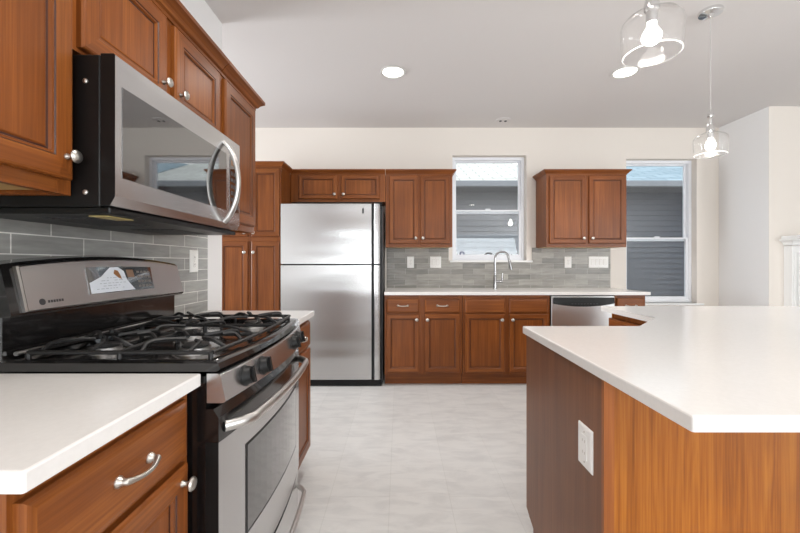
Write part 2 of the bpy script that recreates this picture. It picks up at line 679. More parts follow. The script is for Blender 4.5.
# baseboards
for nm, b in (('baseboard_return', (3.605, 3.62, 3.744, YW, 0, .1)), ('baseboard_alcove', (3.605, 6.12, 3.729, 3.744, 0, .1)),
              ('baseboard_back', (2.42, 3.605, YW - .015, YW, 0, .1))):
    struct(bx(nm, TRIMW, None, *b, bev=.004))

# tile backsplashes
TILE_B = tile_mat('grey_tile_back', 0, (.06, .03), srgb(118, 115, 108), srgb(158, 154, 146), srgb(176, 173, 166), .3)
TILE_L = tile_mat('grey_tile_left', 1, (.045, .0025), srgb(140, 139, 135), srgb(156, 155, 150), srgb(225, 223, 217), .3)
mb = MB()
t0, t1 = YW - .009, YW
mb.box(-.142, .555, t0, t1, .914, 1.368)
mb.box(.555, 1.50, t0, t1, .914, 1.20)
mb.box(1.50, 2.386, t0, t1, .914, 1.368)
struct(mb.build('backsplash_back', TILE_B))
struct(bx('backsplash_left', TILE_L, None, -1.14, -1.131, .30, 2.252, .914, 1.372))


def window(name, w, rail_z, sill, depth=.075):
    x0, x1, z0, z1 = w
    root = struct(bpy.data.objects.new(name, None))
    C.objects.link(root)
    root.location = (x0, YW + .08, z0)
    yf = YW + depth
    f = MB()
    fw = .034
    for b in ((x0, x0 + fw, z0, z1), (x1 - fw, x1, z0, z1), (x0 + fw, x1 - fw, z1 - fw, z1), (x0 + fw, x1 - fw, z0, z0 + fw)):
        f.box(b[0], b[1], yf, yf + .075, b[2], b[3], .003)
    f.build('frame', VINYL, root)
    a0, a1 = x0 + fw, x1 - fw
    s = .024
    for nm, q0, q1, yy in (('upper_sash', rail_z - .005, z1 - fw, yf + .04), ('lower_sash', z0 + fw, rail_z + .035, yf + .012)):
        sash = MB()
        for b in ((a0, a0 + s, q0, q1), (a1 - s, a1, q0, q1), (a0 + s, a1 - s, q0, q0 + s + .01), (a0 + s, a1 - s, q1 - s + .006, q1)):
            sash.box(b[0], b[1], yy, yy + .026, b[2], b[3], .002)
        so = sash.build(nm, VINYL, root)
        bx('pane', PANE, so, a0 + s, a1 - s, yy + .011, yy + .014, q0 + s, q1 - s + .007)
    if sill:
        MB().box(x0 - .035, x1 + .06, YW - .035, YW + depth, z0 - .022, z0, .005, 2).build('sill', TRIMW, root)
    MB().box((x0 + x1) / 2 - .03, (x0 + x1) / 2 + .03, yf - .004, yf + .012, rail_z + .035, rail_z + .047, .003).build('latch', VINYL, root)
    return root


w1 = window('window_1', W1, 1.775, True)
w2 = window('window_2', W2, 1.455, True)
MB().lathe([(.0, 0), (.027, 0), (.027, .001), (0, .001)], (.725, YW + .0975, 1.305), (0, -1, 0), 24).build('decal_ring', DECAL, w1)
MB().lathe([(.0, 0), (.015, 0), (.015, .001), (0, .001)], (.725, YW + .0962, 1.305), (0, -1, 0), 20).build('decal_centre', DECALW, w1)

# windows behind the camera and on the right (seen in reflections)
for nm, w in (('window_3', RW1), ('window_4', RW2)):
    m = MB()
    n = 1 if w is RW1 else 2
    for i in range(n + 1):
        x = w[0] + (w[1] - w[0]) * i / n
        m.box(max(w[0], x - .03), min(w[1], x + .03), -4.50, -4.45, w[2], w[3])
    m.box(w[0], w[1], -4.50, -4.45, w[2], w[2] + .05)
    m.box(w[0], w[1], -4.50, -4.45, w[3] - .05, w[3])
    fo = struct(m.build(nm, VINYL))
    bx('pane', PANE, fo, w[0] + .03, w[1] - .03, -4.478, -4.474, w[2] + .04, w[3] - .04)
m = MB()
for i in range(4):
    y = SW[0] + (SW[1] - SW[0]) * i / 3
    m.box(6.15, 6.2, max(SW[0], y - .03), min(SW[1], y + .03), SW[2], SW[3])
m.box(6.15, 6.2, SW[0], SW[1], SW[2], SW[2] + .05)
m.box(6.15, 6.2, SW[0], SW[1], SW[3] - .05, SW[3])
fo = struct(m.build('window_5', VINYL))
bx('pane', PANE, fo, 6.174, 6.178, SW[0] + .03, SW[1] - .03, SW[2] + .04, SW[3] - .04)

# outside: ground strip; one house in halves, pane reflection put into their colours
struct(bx('ground', plain('dry_ground', srgb(120, 118, 110), .9), None, -14, 22, 4.5, 24, -.3, -.2))


def house(label, x0, x1, siding, shing, y=7.25):
    r = thing('neighbouring_house', label, 'house', ((x0 + x1) / 2, y, -.2))
    ez = 1.19 + (263.5 - 184) / 382 * (y - .55)
    m = MB()
    z = -.2
    st = .10
    k = 0
    while z < ez + .25:            # lap siding: each board leans out at its foot
        z1 = min(z + st, ez + .26)
        m.prism([(x0, y - .034, z), (x0, y, z), (x0, y, z1), (x0, y - .004, z1)], (x1 - x0, 0, 0))
        z = z1
        k += 1
    m.box(x0, x1, y, y + 5, -.2, ez + .25)
    m.build('siding_wall', siding, r)
    # sloped roof of shingles
    sl = .42
    a, b = y - .55, y + 3
    m = MB()
    m.prism([(x0 - .3, a, ez), (x0 - .3, a, ez + .05), (x0 - .3, b, ez + .05 + sl * (b - a)), (x0 - .3, b, ez + sl * (b - a))], (x1 - x0 + .6, 0, 0))
    m.build('shingle_roof', shing, r)
    bx('gutter', plain('gutter_grey', srgb(150, 152, 156), .5), r, x0 - .3, x1 + .3, a - .09, a, ez - .06, ez + .045, bev=.01)
    bx('soffit', plain('soffit_grey', srgb(120, 122, 126), .7), r, x0 - .3, x1 + .3, a, y + .05, ez - .05, ez - .03)
    return r


SID1 = lap_mat('grey_siding', srgb(138, 138, 141), .1)
SID2 = lap_mat('blue_grey_siding', srgb(78, 84, 94), .1)
house('half of the neighbouring house outside the sink window, pane reflection put into its pale roof colour', -5, 2.95, SID1,
      shingle_mat('pale_shingles', srgb(222, 220, 210), srgb(240, 238, 230), srgb(176, 172, 162)))
house('neighbouring house with blue-grey shingle roof and bluish siding outside the tall window', 3.6, 11, SID2,
      shingle_mat('blue_shingles', srgb(150, 172, 182), srgb(176, 196, 204), srgb(110, 130, 142)))

# ================================================================== left run
FL = lambda c: Fr((c, 0, 0), (0, 1, 0), (1, 0, 0), 'y')
FLB = FL(-.530)      # base face frames
FLU = FL(-.834)      # upper face frames
ZC0, ZC1 = .885, .915


def base_left(label, y0, y1, d0, d1, pulls, knob_a):
    r = thing('base_cabinet', label, 'cabinet', (-.83, (y0 + y1) / 2, 0))
    m = MB()
    m.box(-1.128, -.55, y0, y1, .11, ZC0)
    m.build('carcass', WOOD['z'], r)
    bx('toe_kick', WOOD['y'], r, -1.128, -.61, y0, y1, 0, .11)
    face_frame(r, FLB, y0, y1, .11, ZC0, [(y0, y0 + .028), (y1 - .028, y1)], [(.11, .15), (.70, .735), (.845, ZC0)])
    dr = front('drawer', r, FLB, d0, d1, .722, .861, slab=True)
    if pulls:
        pull(dr, FLB, (d0 + d1) / 2 + .012, .793, half=.044)
    do = front('door', r, FLB, d0, d1, .140, .708)
    knob(do, FLB, knob_a, .672)
    return r


base_left('cherry base cabinet with curved drawer pull at the near left, before the range', .515, .952, .523, .928, True, .898)
base_left('narrow cherry base cabinet on the far side of the range', 1.742, 2.215, 1.756, 2.200, True, 1.79)


def slab(name, label, poly, z0=ZC0, z1=ZC1, bev=.004):
    m = MB()
    m.prism([(x, y, z0) for x, y in poly], (0, 0, z1 - z0))
    es = [e for e in m.bm.edges if abs(e.verts[0].co.z - e.verts[1].co.z) < 1e-4 and e.verts[0].co.z > (z0 + z1) / 2]
    es += [e for e in m.bm.edges if abs(e.verts[0].co.z - e.verts[1].co.z) > 1e-4]
    bmesh.ops.bevel(m.bm, geom=es, offset=bev, segments=2, affect='EDGES', profile=.5)
    o = m.build(name, QUARTZ, None)
    return tag(o, label, 'countertop')


slab('countertop', 'white stone countertop at the near left, before the range', [(-1.129, .505), (-.497, .505), (-.497, .958), (-1.129, .958)])
slab('countertop', 'short white stone countertop on the far side of the range', [(-1.129, 1.733), (-.497, 1.733), (-.497, 2.234), (-1.129, 2.234)])


def upper_left(label, y0, y1, z0, z1, doors, knobs, stiles, end_return=False, under=True):
    r = thing('wall_cabinet', label, 'cabinet', (-.98, (y0 + y1) / 2, z0))
    m = MB()
    m.box(-1.138, -.854, y0, y1, z0 + .02, z1)
    m.build('carcass', WOOD['z'], r)
    face_frame(r, FLU, y0, y1, z0, z1, stiles, [(z0, z0 + .045), (z1 - .04, z1)])
    if under:
        bx('underside', MAPLE, r, -1.138, -.854, y0 + .016, y1 - .016, z0 + .012, z0 + .02)
        for s in (y0, y1 - .016):
            bx('side_panel', WOOD['y'], r, -1.138, -.854, s, s + .016, z0, z0 + .02)
    for (a0, a1, b0, b1), (ka, kb) in zip(doors, knobs):
        d = front('door', r, FLU, a0, a1, b0, b1)
        knob(d, FLU, ka, kb)
    path = [(-.834, y0 - .0005), (-.834, y1 + .0005)]
    if end_return:
        path.append((-1.138, y1))
    # travel away from the camera has the room on its right
    crown(r, path, 2.068, 'y', 1.25)
    return r


UT = 2.075
upper_left('cherry wall cabinet at the near left edge, left of the microwave', .36, .969, 1.362, UT, [(.375, .957, 1.398, 2.058)], [(.936, 1.452)],
           [(.36, .385), (.93, .969)])
upper_left('cherry wall cabinet with two short doors above the microwave', .970, 1.766, 1.738, UT,
           [(.985, 1.345, 1.748, 2.058), (1.393, 1.744, 1.748, 2.058)], [(1.318, 1.815), (1.420, 1.815)],
           [(.970, .99), (1.335, 1.40), (1.73, 1.766)], under=False)
upper_left('cherry wall cabinet with one tall door beyond the microwave', 1.770, 2.190, 1.364, UT, [(1.794, 2.168, 1.398, 2.058)], [(1.822, 1.450)],
           [(1.770, 1.80), (2.15, 2.190)], end_return=True)

# ---------------------------------------------------------------- microwave
mw = thing('microwave', 'steel over-range microwave with bow handle and black glass door', 'microwave', (-.93, 1.355, 1.32))
Y0, Y1 = .974, 1.733
bx('body', BLACKM, mw, -1.136, -.764, Y0, Y1, 1.335, 1.724, bev=.003)
m = MB()
m.box(-1.136, -.742, Y0 + .004, Y1 - .004, 1.318, 1.3345, .003)
m.build('base_tray', BLACKM, mw)
for yy in (1.17, 1.54):
    m = MB()
    m.box(-1.005, -.84, yy - .115, yy + .115, 1.3165, 1.3185)
    for i in range(9):
        m.box(-1.0 + i * .018, -.99 + i * .018, yy - .11, yy + .11, 1.315, 1.3170)
    m.build('filter_grille', GREYPL, mw)
bx('light_lens', plain('frosted_lens', srgb(190, 170, 110), .4), mw, -.83, -.78, 1.02, 1.12, 1.3155, 1.3185)
# door: black edge, steel face with a chamfered foot
m = MB()
prof = [(-.762, 1.338), (-.738, 1.338), (-.725, 1.362), (-.725, 1.722), (-.729, 1.726), (-.762, 1.726)]
m.loft([[(x, y, z) for x, z in prof] for y in (Y0, Y1)])
for f in m.bm.faces:
    if abs(f.calc_center_median().y - Y0) < .001 or abs(f.calc_center_median().y - Y1) < .001:
        f.material_index = 1
m.build('door_frame', [STEEL_Y, BLACKM], mw)
bx('door_glass', GLASSB, mw, -.7262, -.7238, .998, 1.598, 1.413, 1.650)
cp = bx('control_panel', GLASSB, mw, -.7262, -.7238, 1.630, 1.716, 1.413, 1.650)
m = MB()
for i in range(6):
    for j in range(3):
        m.box(-.7238, -.7232, 1.640 + j * .025, 1.657 + j * .025, 1.43 + i * .028, 1.446 + i * .028)
m.build('button_grid', GREYPL, cp)
bx('clock_display', TAN, cp, -.7238, -.7232, 1.642, 1.704, 1.612, 1.635)
pts, rr = [], []
for i in range(17):
    t = -1 + i / 8
    pts.append((-.722 + .058 * (1 - t * t) ** .8, 1.575, 1.525 + t * .165))
m = MB().tube(pts, .0095, 12, flat=1.5, up=(0, 1, 0))
m.build('handle', STEEL_H, mw, 50)
for y, z in ((0, 1.655), (0, 1.372)):
    MB().lathe([(.0065, 0), (.0065, .003), (.003, .005)], (-.80, Y0, z), (0, -1, 0), 12).build('screw', NICKEL, mw, 40)

# ---------------------------------------------------------------- range
rg = thing('gas_range', 'steel and black gas range with cast iron grates under the microwave', 'range', (-.79, 1.345, 0))
RY0, RY1 = .963, 1.728
YM = (RY0 + RY1) / 2


def bow(y, amp=.030):
    t = (y - YM) / ((RY1 - RY0) / 2)
    return amp * (1 - t * t)


YS = [RY0 + (RY1 - RY0) * i / 16 for i in range(17)]


def bowloft(prof, ys=YS, amp=.030, flags=None):
    """prof: (x, z, moves with the bow?)"""
    m = MB()
    m.loft([[(x + (bow(y, amp) if mv else 0), y, z) for x, z, mv in prof] for y in ys])
    return m


def black_ends(m):
    for f in m.bm.faces:
        y = f.calc_center_median().y
        if abs(y - RY0) < .001 or abs(y - RY1) < .001:
            f.material_index = 1


bx('body', BLACK, rg, -1.125, -.490, RY0 + .002, RY1 - .002, .05, .905)
for y in (RY0 + .04, RY1 - .04):
    for x in (-1.06, -.57):
        MB().lathe([(.018, 0), (.018, .012), (.012, .015), (.012, .051)], (x, y, 0), n=12).build('levelling_foot', BLACKM, rg)
# cooktop with raised rim and a sunken burner well
m = MB()
b = m.bm
rim = []


def ring(x0, x1, y0, y1, z, amp):
    pts = []
    for y in [y0 + (y1 - y0) * i / 16 for i in range(17)]:
        pts.append((x1 + bow(max(RY0, min(RY1, y)), amp), y, z))
    pts += [(x0, y1, z), (x0, y0, z)]
    return pts


rings = [ring(-1.02, -.462, RY0, RY1, .917, .03), ring(-1.02, -.452, RY0, RY1, .924, .03), ring(-1.02, -.458, RY0, RY1, .938, .03), ring(-1.015, -.470, RY0 + .008, RY1 - .008, .943, .03),
         ring(-.99, -.497, RY0 + .026, RY1 - .026, .943, .03), ring(-.985, -.505, RY0 + .032, RY1 - .032, .930, .03)]
m.loft(rings)
m.build('cooktop', BLACK, rg, 35)
m = MB()
m.tube([(-.998, RY0 + .03, .955), (-.998, RY1 - .03, .955)], .006, 10)
m.build('rear_rail', STEEL_H, rg, 50)
# backguard: dark lower panel, arched console
bx('backguard', BLACK, rg, -1.125, -1.012, RY0 + .006, RY1 - .006, .93, 1.06, bev=.004)


def arch(y):
    return .026 * (1 - ((y - YM) / ((RY1 - RY0) / 2)) ** 2)


m = MB()
m.loft([[(-1.125, y, 1.052), (-.985, y, 1.052), (-.979, y, 1.058), (-1.006, y, 1.176 + arch(y)), (-1.016, y, 1.187 + arch(y)), (-1.05, y, 1.192 + arch(y)), (-1.125, y, 1.186 + arch(y))] for y in YS])
con = m.build('console_housing', BLACK, rg, 35)


def console(y, t, c=0.0):
    """a point on the sloped console face: t 0 bottom .. 1 top"""
    z = 1.062 + (1.178 + arch(y) - 1.062) * t
    x = -.9795 + (-1.0055 + .9795) * t
    return (x + c * .976, y, z + c * .22)


m = MB()
ys = [1.003 + (1.716 - 1.003) * i / 24 for i in range(25)]
m.loft([[console(y, 0, -.004), console(y, 0, .004), console(y, .02, .007), console(y, .97, .007), console(y, 1, .004), console(y, 1, -.004)] for y in ys])
m.build('console_panel', STEEL_C, rg, 35)
m = MB()
m.loft([[console(y, 0, -.002), console(y, 0, .008), console(y, 1, .008), console(y, 1, -.002)] for y in (.993, 1.0005)])
m.build('console_trim', STEEL_H, rg)


def console_quad(mb, pts, c0, c1):
    """polygon in console coordinates (y, t) with thickness"""
    mb.loft([[console(y, t, c0) for y, t in pts], [console(y, t, c1) for y, t in pts]])


def dsp(u, v):
    """display coordinates 0..1 -> console (y, t)"""
    return (1.205 + .315 * u, .20 + .62 * v)


m = MB()
console_quad(m, [dsp(0, 0), dsp(.5, 0), dsp(1, 0), dsp(1, 1), dsp(.5, 1.0), dsp(0, 1)], .006, .009)
disp = m.build('display_panel', GLASSB, rg)
m = MB()
console_quad(m, [dsp(*q) for q in ((.02, .02), (.66, .03), (.60, .25), (.55, .45), (.52, .8), (.44, .97), (.32, .96), (.18, .62), (.02, .42))], .009, .0096)
patch = m.build('white_patch', PATCH, disp)  # irregular white patch laid on the display glass
m = MB()
console_quad(m, [dsp(*q) for q in ((.36, .72), (.42, .55), (.47, .48), (.46, .62), (.43, .82), (.38, .86))], .0096, .0099)
m.build('amber_mark', AMBER, patch)
m = MB()
for v in (.15, .25, .35, .45, .55):
    u = .06 + v * .25
    while u < .5:
        w_ = random.uniform(.02, .06)
        if random.random() < .7:
            console_quad(m, [dsp(u, v), dsp(u + w_, v), dsp(u + w_, v + .02), dsp(u, v + .02)], .0096, .0098)
        u += w_ + .02
m.build('faint_dashes', DASHG, patch)
m = MB()
console_quad(m, [dsp(*q) for q in ((.57, .55), (.68, .55), (.67, .86), (.56, .86))], .009, .0097)
m.build('clock_display', TAN, disp)
m = MB()
for i in range(4):
    for j in range(4):
        u, v = .73 + j * .063, .12 + i * .2
        console_quad(m, [dsp(u, v), dsp(u + .04, v), dsp(u + .04, v + .09), dsp(u, v + .09)], .009, .0096)
m.build('button_grid', plain('button_grey', srgb(120, 112, 106), .4), disp)
m = MB()
c = console(1.045, .17, .007)
m.lathe([(0, 0), (.009, 0), (.009, .0012), (0, .0012)], c, (.976, 0, .22), 16)
for i in range(6):
    console_quad(m, [(1.062 + i * .0085, .135), (1.068 + i * .0085, .135), (1.068 + i * .0085, .19), (1.062 + i * .0085, .19)], .007, .0076)
m.build('maker_badge', GREYPL, rg)
# control panel with knobs
m = bowloft([(-.486, .838, 0), (-.444, .838, 1), (-.438, .843, 1), (-.452, .908, 1), (-.458, .912, 1), (-.486, .912, 0)])
m.build('control_panel', STEEL_Y, rg, 30)
for y in (1.070, 1.178, 1.515, 1.622):
    ax = Vector((1, 0, .2)).normalized()
    o = Vector((-.447 + bow(y), y, .876))
    m = MB()
    m.lathe([(.029, -.004), (.029, .004), (.025, .008), (.0235, .019), (.021, .022), (.001, .022)], o, ax, 20)
    u = Vector((0, 0, 1)) - ax * ax.z
    u.normalize()
    k = m.build('burner_knob', BLACKM, rg, 40)
    m = MB()
    q = ax.cross(u)
    p0 = o + ax * .020
    m.prism([p0 + u * .022 + q * .005, p0 + u * .022 - q * .005, p0 - u * .022 - q * .005, p0 - u * .022 + q * .005], ax * .009)
    m.build('grip', BLACKM, k)
# oven door
m = bowloft([(-.489, .27, 0), (-.462, .27, 1), (-.456, .276, 1), (-.456, .738, 1), (-.489, .738, 0)])
black_ends(m)
door = m.build('oven_door', [STEEL_Y, BLACKM], rg, 30)
m = bowloft([(-.489, .739, 0), (-.456, .739, 1), (-.456, .800, 1), (-.470, .822, 1), (-.489, .822, 0)])
m.build('door_top_trim', BLACK, door, 30)
ysw = [1.10 + (1.62 - 1.10) * i / 12 for i in range(13)]
m = bowloft([(-.458, .42, 1), (-.4545, .42, 1), (-.4545, .668, 1), (-.458, .668, 1)], ysw)
m.build('oven_window', plain('smoked_glass', srgb(92, 92, 92), .06, metal=.65, coat=1.0), door)
m = bowloft([(-.459, .413, 1), (-.4552, .413, 1), (-.4552, .675, 1), (-.459, .675, 1)], [1.09 + (1.63 - 1.09) * i / 12 for i in range(13)])
m.build('window_border', BLACKM, door)
pts, rr = [], []
for i in range(25):
    t = -1 + i / 12
    y = YM + t * .355
    lift = .045 * min(1, (1 - abs(t)) * 6) ** .6
    pts.append((-.458 + bow(y) + lift, y, .768))
    rr.append(.011)
MB().tube(pts, rr, 12, flat=1.35, up=(0, 0, 1)).build('door_handle', STEEL_H, door, 50)
# storage drawer
m = bowloft([(-.489, .06, 0), (-.468, .06, 1), (-.460, .068, 1), (-.460, .256, 1), (-.489, .256, 0)])
black_ends(m)
dr = m.build('storage_drawer', [STEEL_Y, BLACKM], rg, 30)
pts = []
for i in range(25):
    t = -1 + i / 12
    y = YM + t * .34
    pts.append((-.461 + bow(y) + .042 * min(1, (1 - abs(t)) * 6) ** .6, y, .215))
MB().tube(pts, .009, 12, flat=1.3, up=(0, 0, 1)).build('drawer_handle', STEEL_H, dr, 50)
# burners and grates
burners = [(-.60, 1.125, 1.0), (-.86, 1.125, .85), (-.60, 1.565, .9), (-.86, 1.565, 1.0), (-.73, 1.345, .8)]
for x, y, k in burners:
    bu = MB().lathe([(.056 * k, .928), (.054 * k, .934), (.044 * k, .936), (.042 * k, .946), (.036 * k, .947)], (x, y, 0), n=22).build('burner', ALU, rg, 40)
    MB().lathe([(.034 * k, .9472), (.037 * k, .949), (.037 * k, .953), (.031 * k, .956), (.001, .9565)], (x, y, 0), n=22).build('burner_cap', IRON, bu, 40)


def curve3(p, n=9):
    """smooth curve through control points"""
    P = [Vector(q) for q in p]
    P = [P[0] * 2 - P[1]] + P + [P[-1] * 2 - P[-2]]
    out = []
    for i in range(1, len(P) - 2):
        for s in range(n):
            t = s / n
            a, b_, c_, d = P[i - 1:i + 3]
            out.append(.5 * ((2 * b_) + (-a + c_) * t + (2 * a - 5 * b_ + 4 * c_ - d) * t * t + (-a + 3 * b_ - 3 * c_ + d) * t ** 3))
    out.append(P[-2])
    return out


def grate(y0, y1, bs):
    m = MB()
    x0, x1 = -.968, -.492
    z = .958
    r = .0058
    for p in ([(x0, y0, z), (x1 + bow(y0) * .9, y0, z)], [(x0, y1, z), (x1 + bow(y1) * .9, y1, z)], [(x0, y0, z), (x0, y1, z)]):
        m.tube(p, r, 6)
    m.tube([(x1 + bow(y) * .9, y, z) for y in (y0, (y0 + y1) / 2, y1)], r, 6)
    if len(bs) > 1:
        m.tube([(-.73, y0, z), (-.73, (y0 + y1) / 2, z + .004), (-.73, y1, z)], r, 6)
    for x, y in [(x0, y0), (x0, y1), (x1, y0), (x1, y1), (-.73, y0), (-.73, y1)]:
        m.lathe([(.007, .931), (.006, z)], (x, y, 0), n=6)
    for bx_, by in bs:
        hy, hx = (y1 - y0) / 2, (.115 if len(bs) > 1 else .23)
        for sx, sy in ((0, -1), (0, 1), (-1, 0), (1, 0)):
            # fingers rise from the frame and hook in towards the burner
            if sx == 0:
                p = [(bx_ + sy * .075, by + sy * hy, z), (bx_ + sy * .078, by + sy * hy * .72, z + .018), (bx_ + sy * .050, by + sy * hy * .45, z + .020), (bx_ + sy * .012, by + sy * hy * .22, z + .016)]
                p2 = [(bx_ - sy * .05, by + sy * hy, z), (bx_ - sy * .06, by + sy * hy * .75, z + .019), (bx_ - sy * .035, by + sy * hy * .5, z + .019)]
            else:
                p = [(bx_ + sx * hx, by - sx * .06, z), (bx_ + sx * hx * .75, by - sx * .064, z + .018), (bx_ + sx * hx * .5, by - sx * .045, z + .020), (bx_ + sx * hx * .24, by - sx * .010, z + .016)]
                p2 = [(bx_ + sx * hx, by + sx * .045, z), (bx_ + sx * hx * .78, by + sx * .056, z + .017), (bx_ + sx * hx * .55, by + sx * .035, z + .018)]
            m.tube(curve3(p, 5), r * .95, 6)
            if hy > .1:
                m.tube(curve3(p2, 5), r * .9, 6)
    return m.build('burner_grate', IRON, rg, 50)


grate(.996, 1.252, [(-.60, 1.125), (-.86, 1.125)])
grate(1.258, 1.432, [(-.73, 1.345)])
grate(1.438, 1.695, [(-.60, 1.565), (-.86, 1.565)])

# ================================================================== back run
FB = lambda y: Fr((0, y, 0), (1, 0, 0), (0, -1, 0), 'x')
BF = FB(3.720)
UF = FB(4.020)


def base_back(label, x0, x1, fronts, stiles):
    """fronts: (x0, x1, drawer?, pull?, knob x or None, door?)"""
    r = thing('base_cabinet', label, 'cabinet', ((x0 + x1) / 2, 4.0, 0))
    bx('carcass', WOOD['z'], r, x0, x1, 3.74, 4.32, .11, ZC0)
    bx('toe_kick', WOOD['x'], r, x0, x1, 3.785, 4.32, 0, .11)
    face_frame(r, BF, x0, x1, .11, ZC0, stiles, [(.11, .15), (.69, .725), (.845, ZC0)])
    for a0, a1, pl, ka in fronts:
        d = front('drawer' if pl else 'drawer_front', r, BF, a0, a1, .712, .848, slab=True)
        if pl:
            pull(d, BF, (a0 + a1) / 2, .782)
        d = front('door', r, BF, a0, a1, .134, .698, k=.8)
        knob(d, BF, ka, .645)
    return r


base_back('cherry base cabinet with two pulls on its drawers, right of the refrigerator', -.145, .612,
          [(-.128, .192, True, .168), (.245, .585, True, .270)], [(-.145, -.105), (.18, .257), (.572, .612)])
base_back('cherry sink base cabinet with two plain drawer fronts, below the faucet', .616, 1.462,
          [(.638, 1.022, False, .992), (1.066, 1.440, False, 1.094)], [(.616, .652), (1.008, 1.080), (1.425, 1.462)])
r = thing('base_cabinet', 'narrow cherry cabinet at the right end of the back counter, beside the dishwasher', 'cabinet', (2.25, 4.0, 0))
bx('carcass', WOOD['z'], r, 2.094, 2.392, 3.74, 4.32, .11, ZC0)
bx('toe_kick', WOOD['x'], r, 2.094, 2.392, 3.785, 4.32, 0, .11)
face_frame(r, BF, 2.094, 2.392, .11, ZC0, [(2.094, 2.12), (2.366, 2.392)], [(.11, .15), (.69, .725), (.845, ZC0)])
d = front('drawer', r, BF, 2.108, 2.380, .712, .855, slab=True)
pull(d, BF, 2.244, .782)
d = front('door', r, BF, 2.108, 2.380, .134, .698)
knob(d, BF, 2.135, .645)

slab('countertop', 'long white stone countertop along the back wall below the window', [(-.148, 3.685), (2.425, 3.685), (2.425, 4.320), (-.148, 4.320)])

# dishwasher
dw = thing('dishwasher', 'steel dishwasher with curved black control strip under the back counter', 'dishwasher', (1.78, 4.0, 0))
bx('tub', BLACKM, dw, 1.470, 2.088, 3.735, 4.30, .06, .878)
bx('toe_panel', BLACKM, dw, 1.470, 2.088, 3.79, 3.83, 0, .06)
bx('door', STEEL_X, dw, 1.473, 2.085, 3.700, 3.734, .10, .874, bev=.004)
m = MB()
xs = [1.49 + (2.075 - 1.49) * i / 20 for i in range(21)]
m.loft([[(x, 3.6995, .862), (x, 3.690, .858), (x, 3.684, .805 - .028 * (1 - ((x - 1.7825) / .293) ** 2)), (x, 3.6995, .800 - .028 * (1 - ((x - 1.7825) / .293) ** 2))] for x in xs])
strip = m.build('control_strip', BLACKM, dw, 30)
m = MB()
for i in range(9):
    m.box(1.66 + i * .03, 1.676 + i * .03, 3.6815, 3.688, .797, .803)
m.build('button_row', GREYPL, strip)

# refrigerator
fr = thing('refrigerator', 'tall steel refrigerator with the freezer door on top', 'refrigerator', (-.65, 3.98, 0))
bx('case', GREYPL, fr, -1.140, -.163, 3.738, 4.31, .03, 1.745, bev=.004)
bx('base_grille', BLACKM, fr, -1.130, -.175, 3.70, 3.737, .006, .062, bev=.004)
for x in (-1.05, -.26):
    for y in (3.76, 4.26):
        MB().lathe([(.02, 0), (.02, .02), (.012, .022), (.012, .031)], (x, y, 0), n=12).build('foot', BLACKM, fr)
for nm, z0, z1 in (('freezer_door', 1.186, 1.766), ('fresh_food_door', .070, 1.172)):
    m = MB()
    xs = [-1.146 + (-.271 + 1.146) * i / 12 for i in range(13)]
    m.loft([[(x, 3.735, z0), (x, 3.684 - .004 * math.sin(math.pi * i / 12), z0), (x, 3.684 - .004 * math.sin(math.pi * i / 12), z1), (x, 3.735, z1)] for i, x in enumerate(xs)])
    d = m.build(nm, STEEL_F, fr)
    bx('handle_groove', BLACKM, d, -.2705, -.245, 3.705, 3.735, z0, z1)
    m = MB()
    m.loft([[(-.2448, 3.735, z), (-.2448, 3.686, z), (-.236, 3.676, z), (-.205, 3.676, z), (-.190, 3.690, z), (-.188, 3.735, z)] for z in (z0, z1)])
    m.build('edge_handle', STEEL_F, d, 30)
bx('door_gasket', BLACKM, fr, -1.138, -.172, 3.7355, 3.7375, .07, 1.764)
bx('hinge_cover', BLACKM, fr, -.26, -.165, 3.69, 3.79, 1.766, 1.782, bev=.004)
bx('badge', BLACKM, fr, -.358, -.344, 3.676, 3.6835, 1.672, 1.722, bev=.001)

# over-refrigerator cabinet
r = thing('wall_cabinet', 'cherry cabinet with two short doors above the refrigerator', 'cabinet', (-.65, 4.17, 1.84))
bx('carcass', WOOD['x'], r, -1.146, -.150, 4.04, 4.328, 1.838, 2.13)
face_frame(r, UF, -1.146, -.15, 1.838, 2.13, [(-1.146, -1.04), (-.665, -.60), (-.215, -.15)], [(1.838, 1.875), (2.10, 2.13)])
d = front('door', r, UF, -1.056, -.654, 1.868, 2.116, k=.75)
knob(d, UF, -.680, 1.912)
d = front('door', r, UF, -.612, -.205, 1.868, 2.116, k=.75)
knob(d, UF, -.586, 1.912)
crown(r, [(-1.146, 4.02), (-.15, 4.02)], 2.125)


def upper_back(label, x0, x1, doors, knobs, stiles, ret):
    r = thing('wall_cabinet', label, 'cabinet', ((x0 + x1) / 2, 4.17, 1.365))
    bx('carcass', WOOD['z'], r, x0, x1, 4.04, 4.328, 1.367, 2.13)
    face_frame(r, UF, x0, x1, 1.362, 2.13, stiles, [(1.362, 1.40), (2.10, 2.13)])
    bx('underside', MAPLE, r, x0 + .016, x1 - .016, 4.04, 4.328, 1.3635, 1.3665)
    for (a0, a1), ka in zip(doors, knobs):
        d = front('door', r, UF, a0, a1, 1.400, 2.108, k=.8)
        knob(d, UF, ka, 1.455)
    path = [(x0, 4.02), (x1, 4.02)]
    if ret == 'both':
        path = [(x0, 4.328)] + path + [(x1, 4.328)]
    elif ret == 'right':
        path = path + [(x1, 4.328)]
    crown(r, path, 2.125)
    return r


upper_back('cherry wall cabinet between the refrigerator and the sink window', -.146, .556,
           [(-.108, .196), (.216, .528)], [.168, .243], [(-.146, -.09), (.18, .232), (.515, .556)], 'right')
upper_back('cherry wall cabinet hanging between the two windows', 1.545, 2.388,
           [(1.572, 1.955), (1.988, 2.368)], [1.925, 2.018], [(1.545, 1.59), (1.94, 2.003), (2.352, 2.388)], 'both')

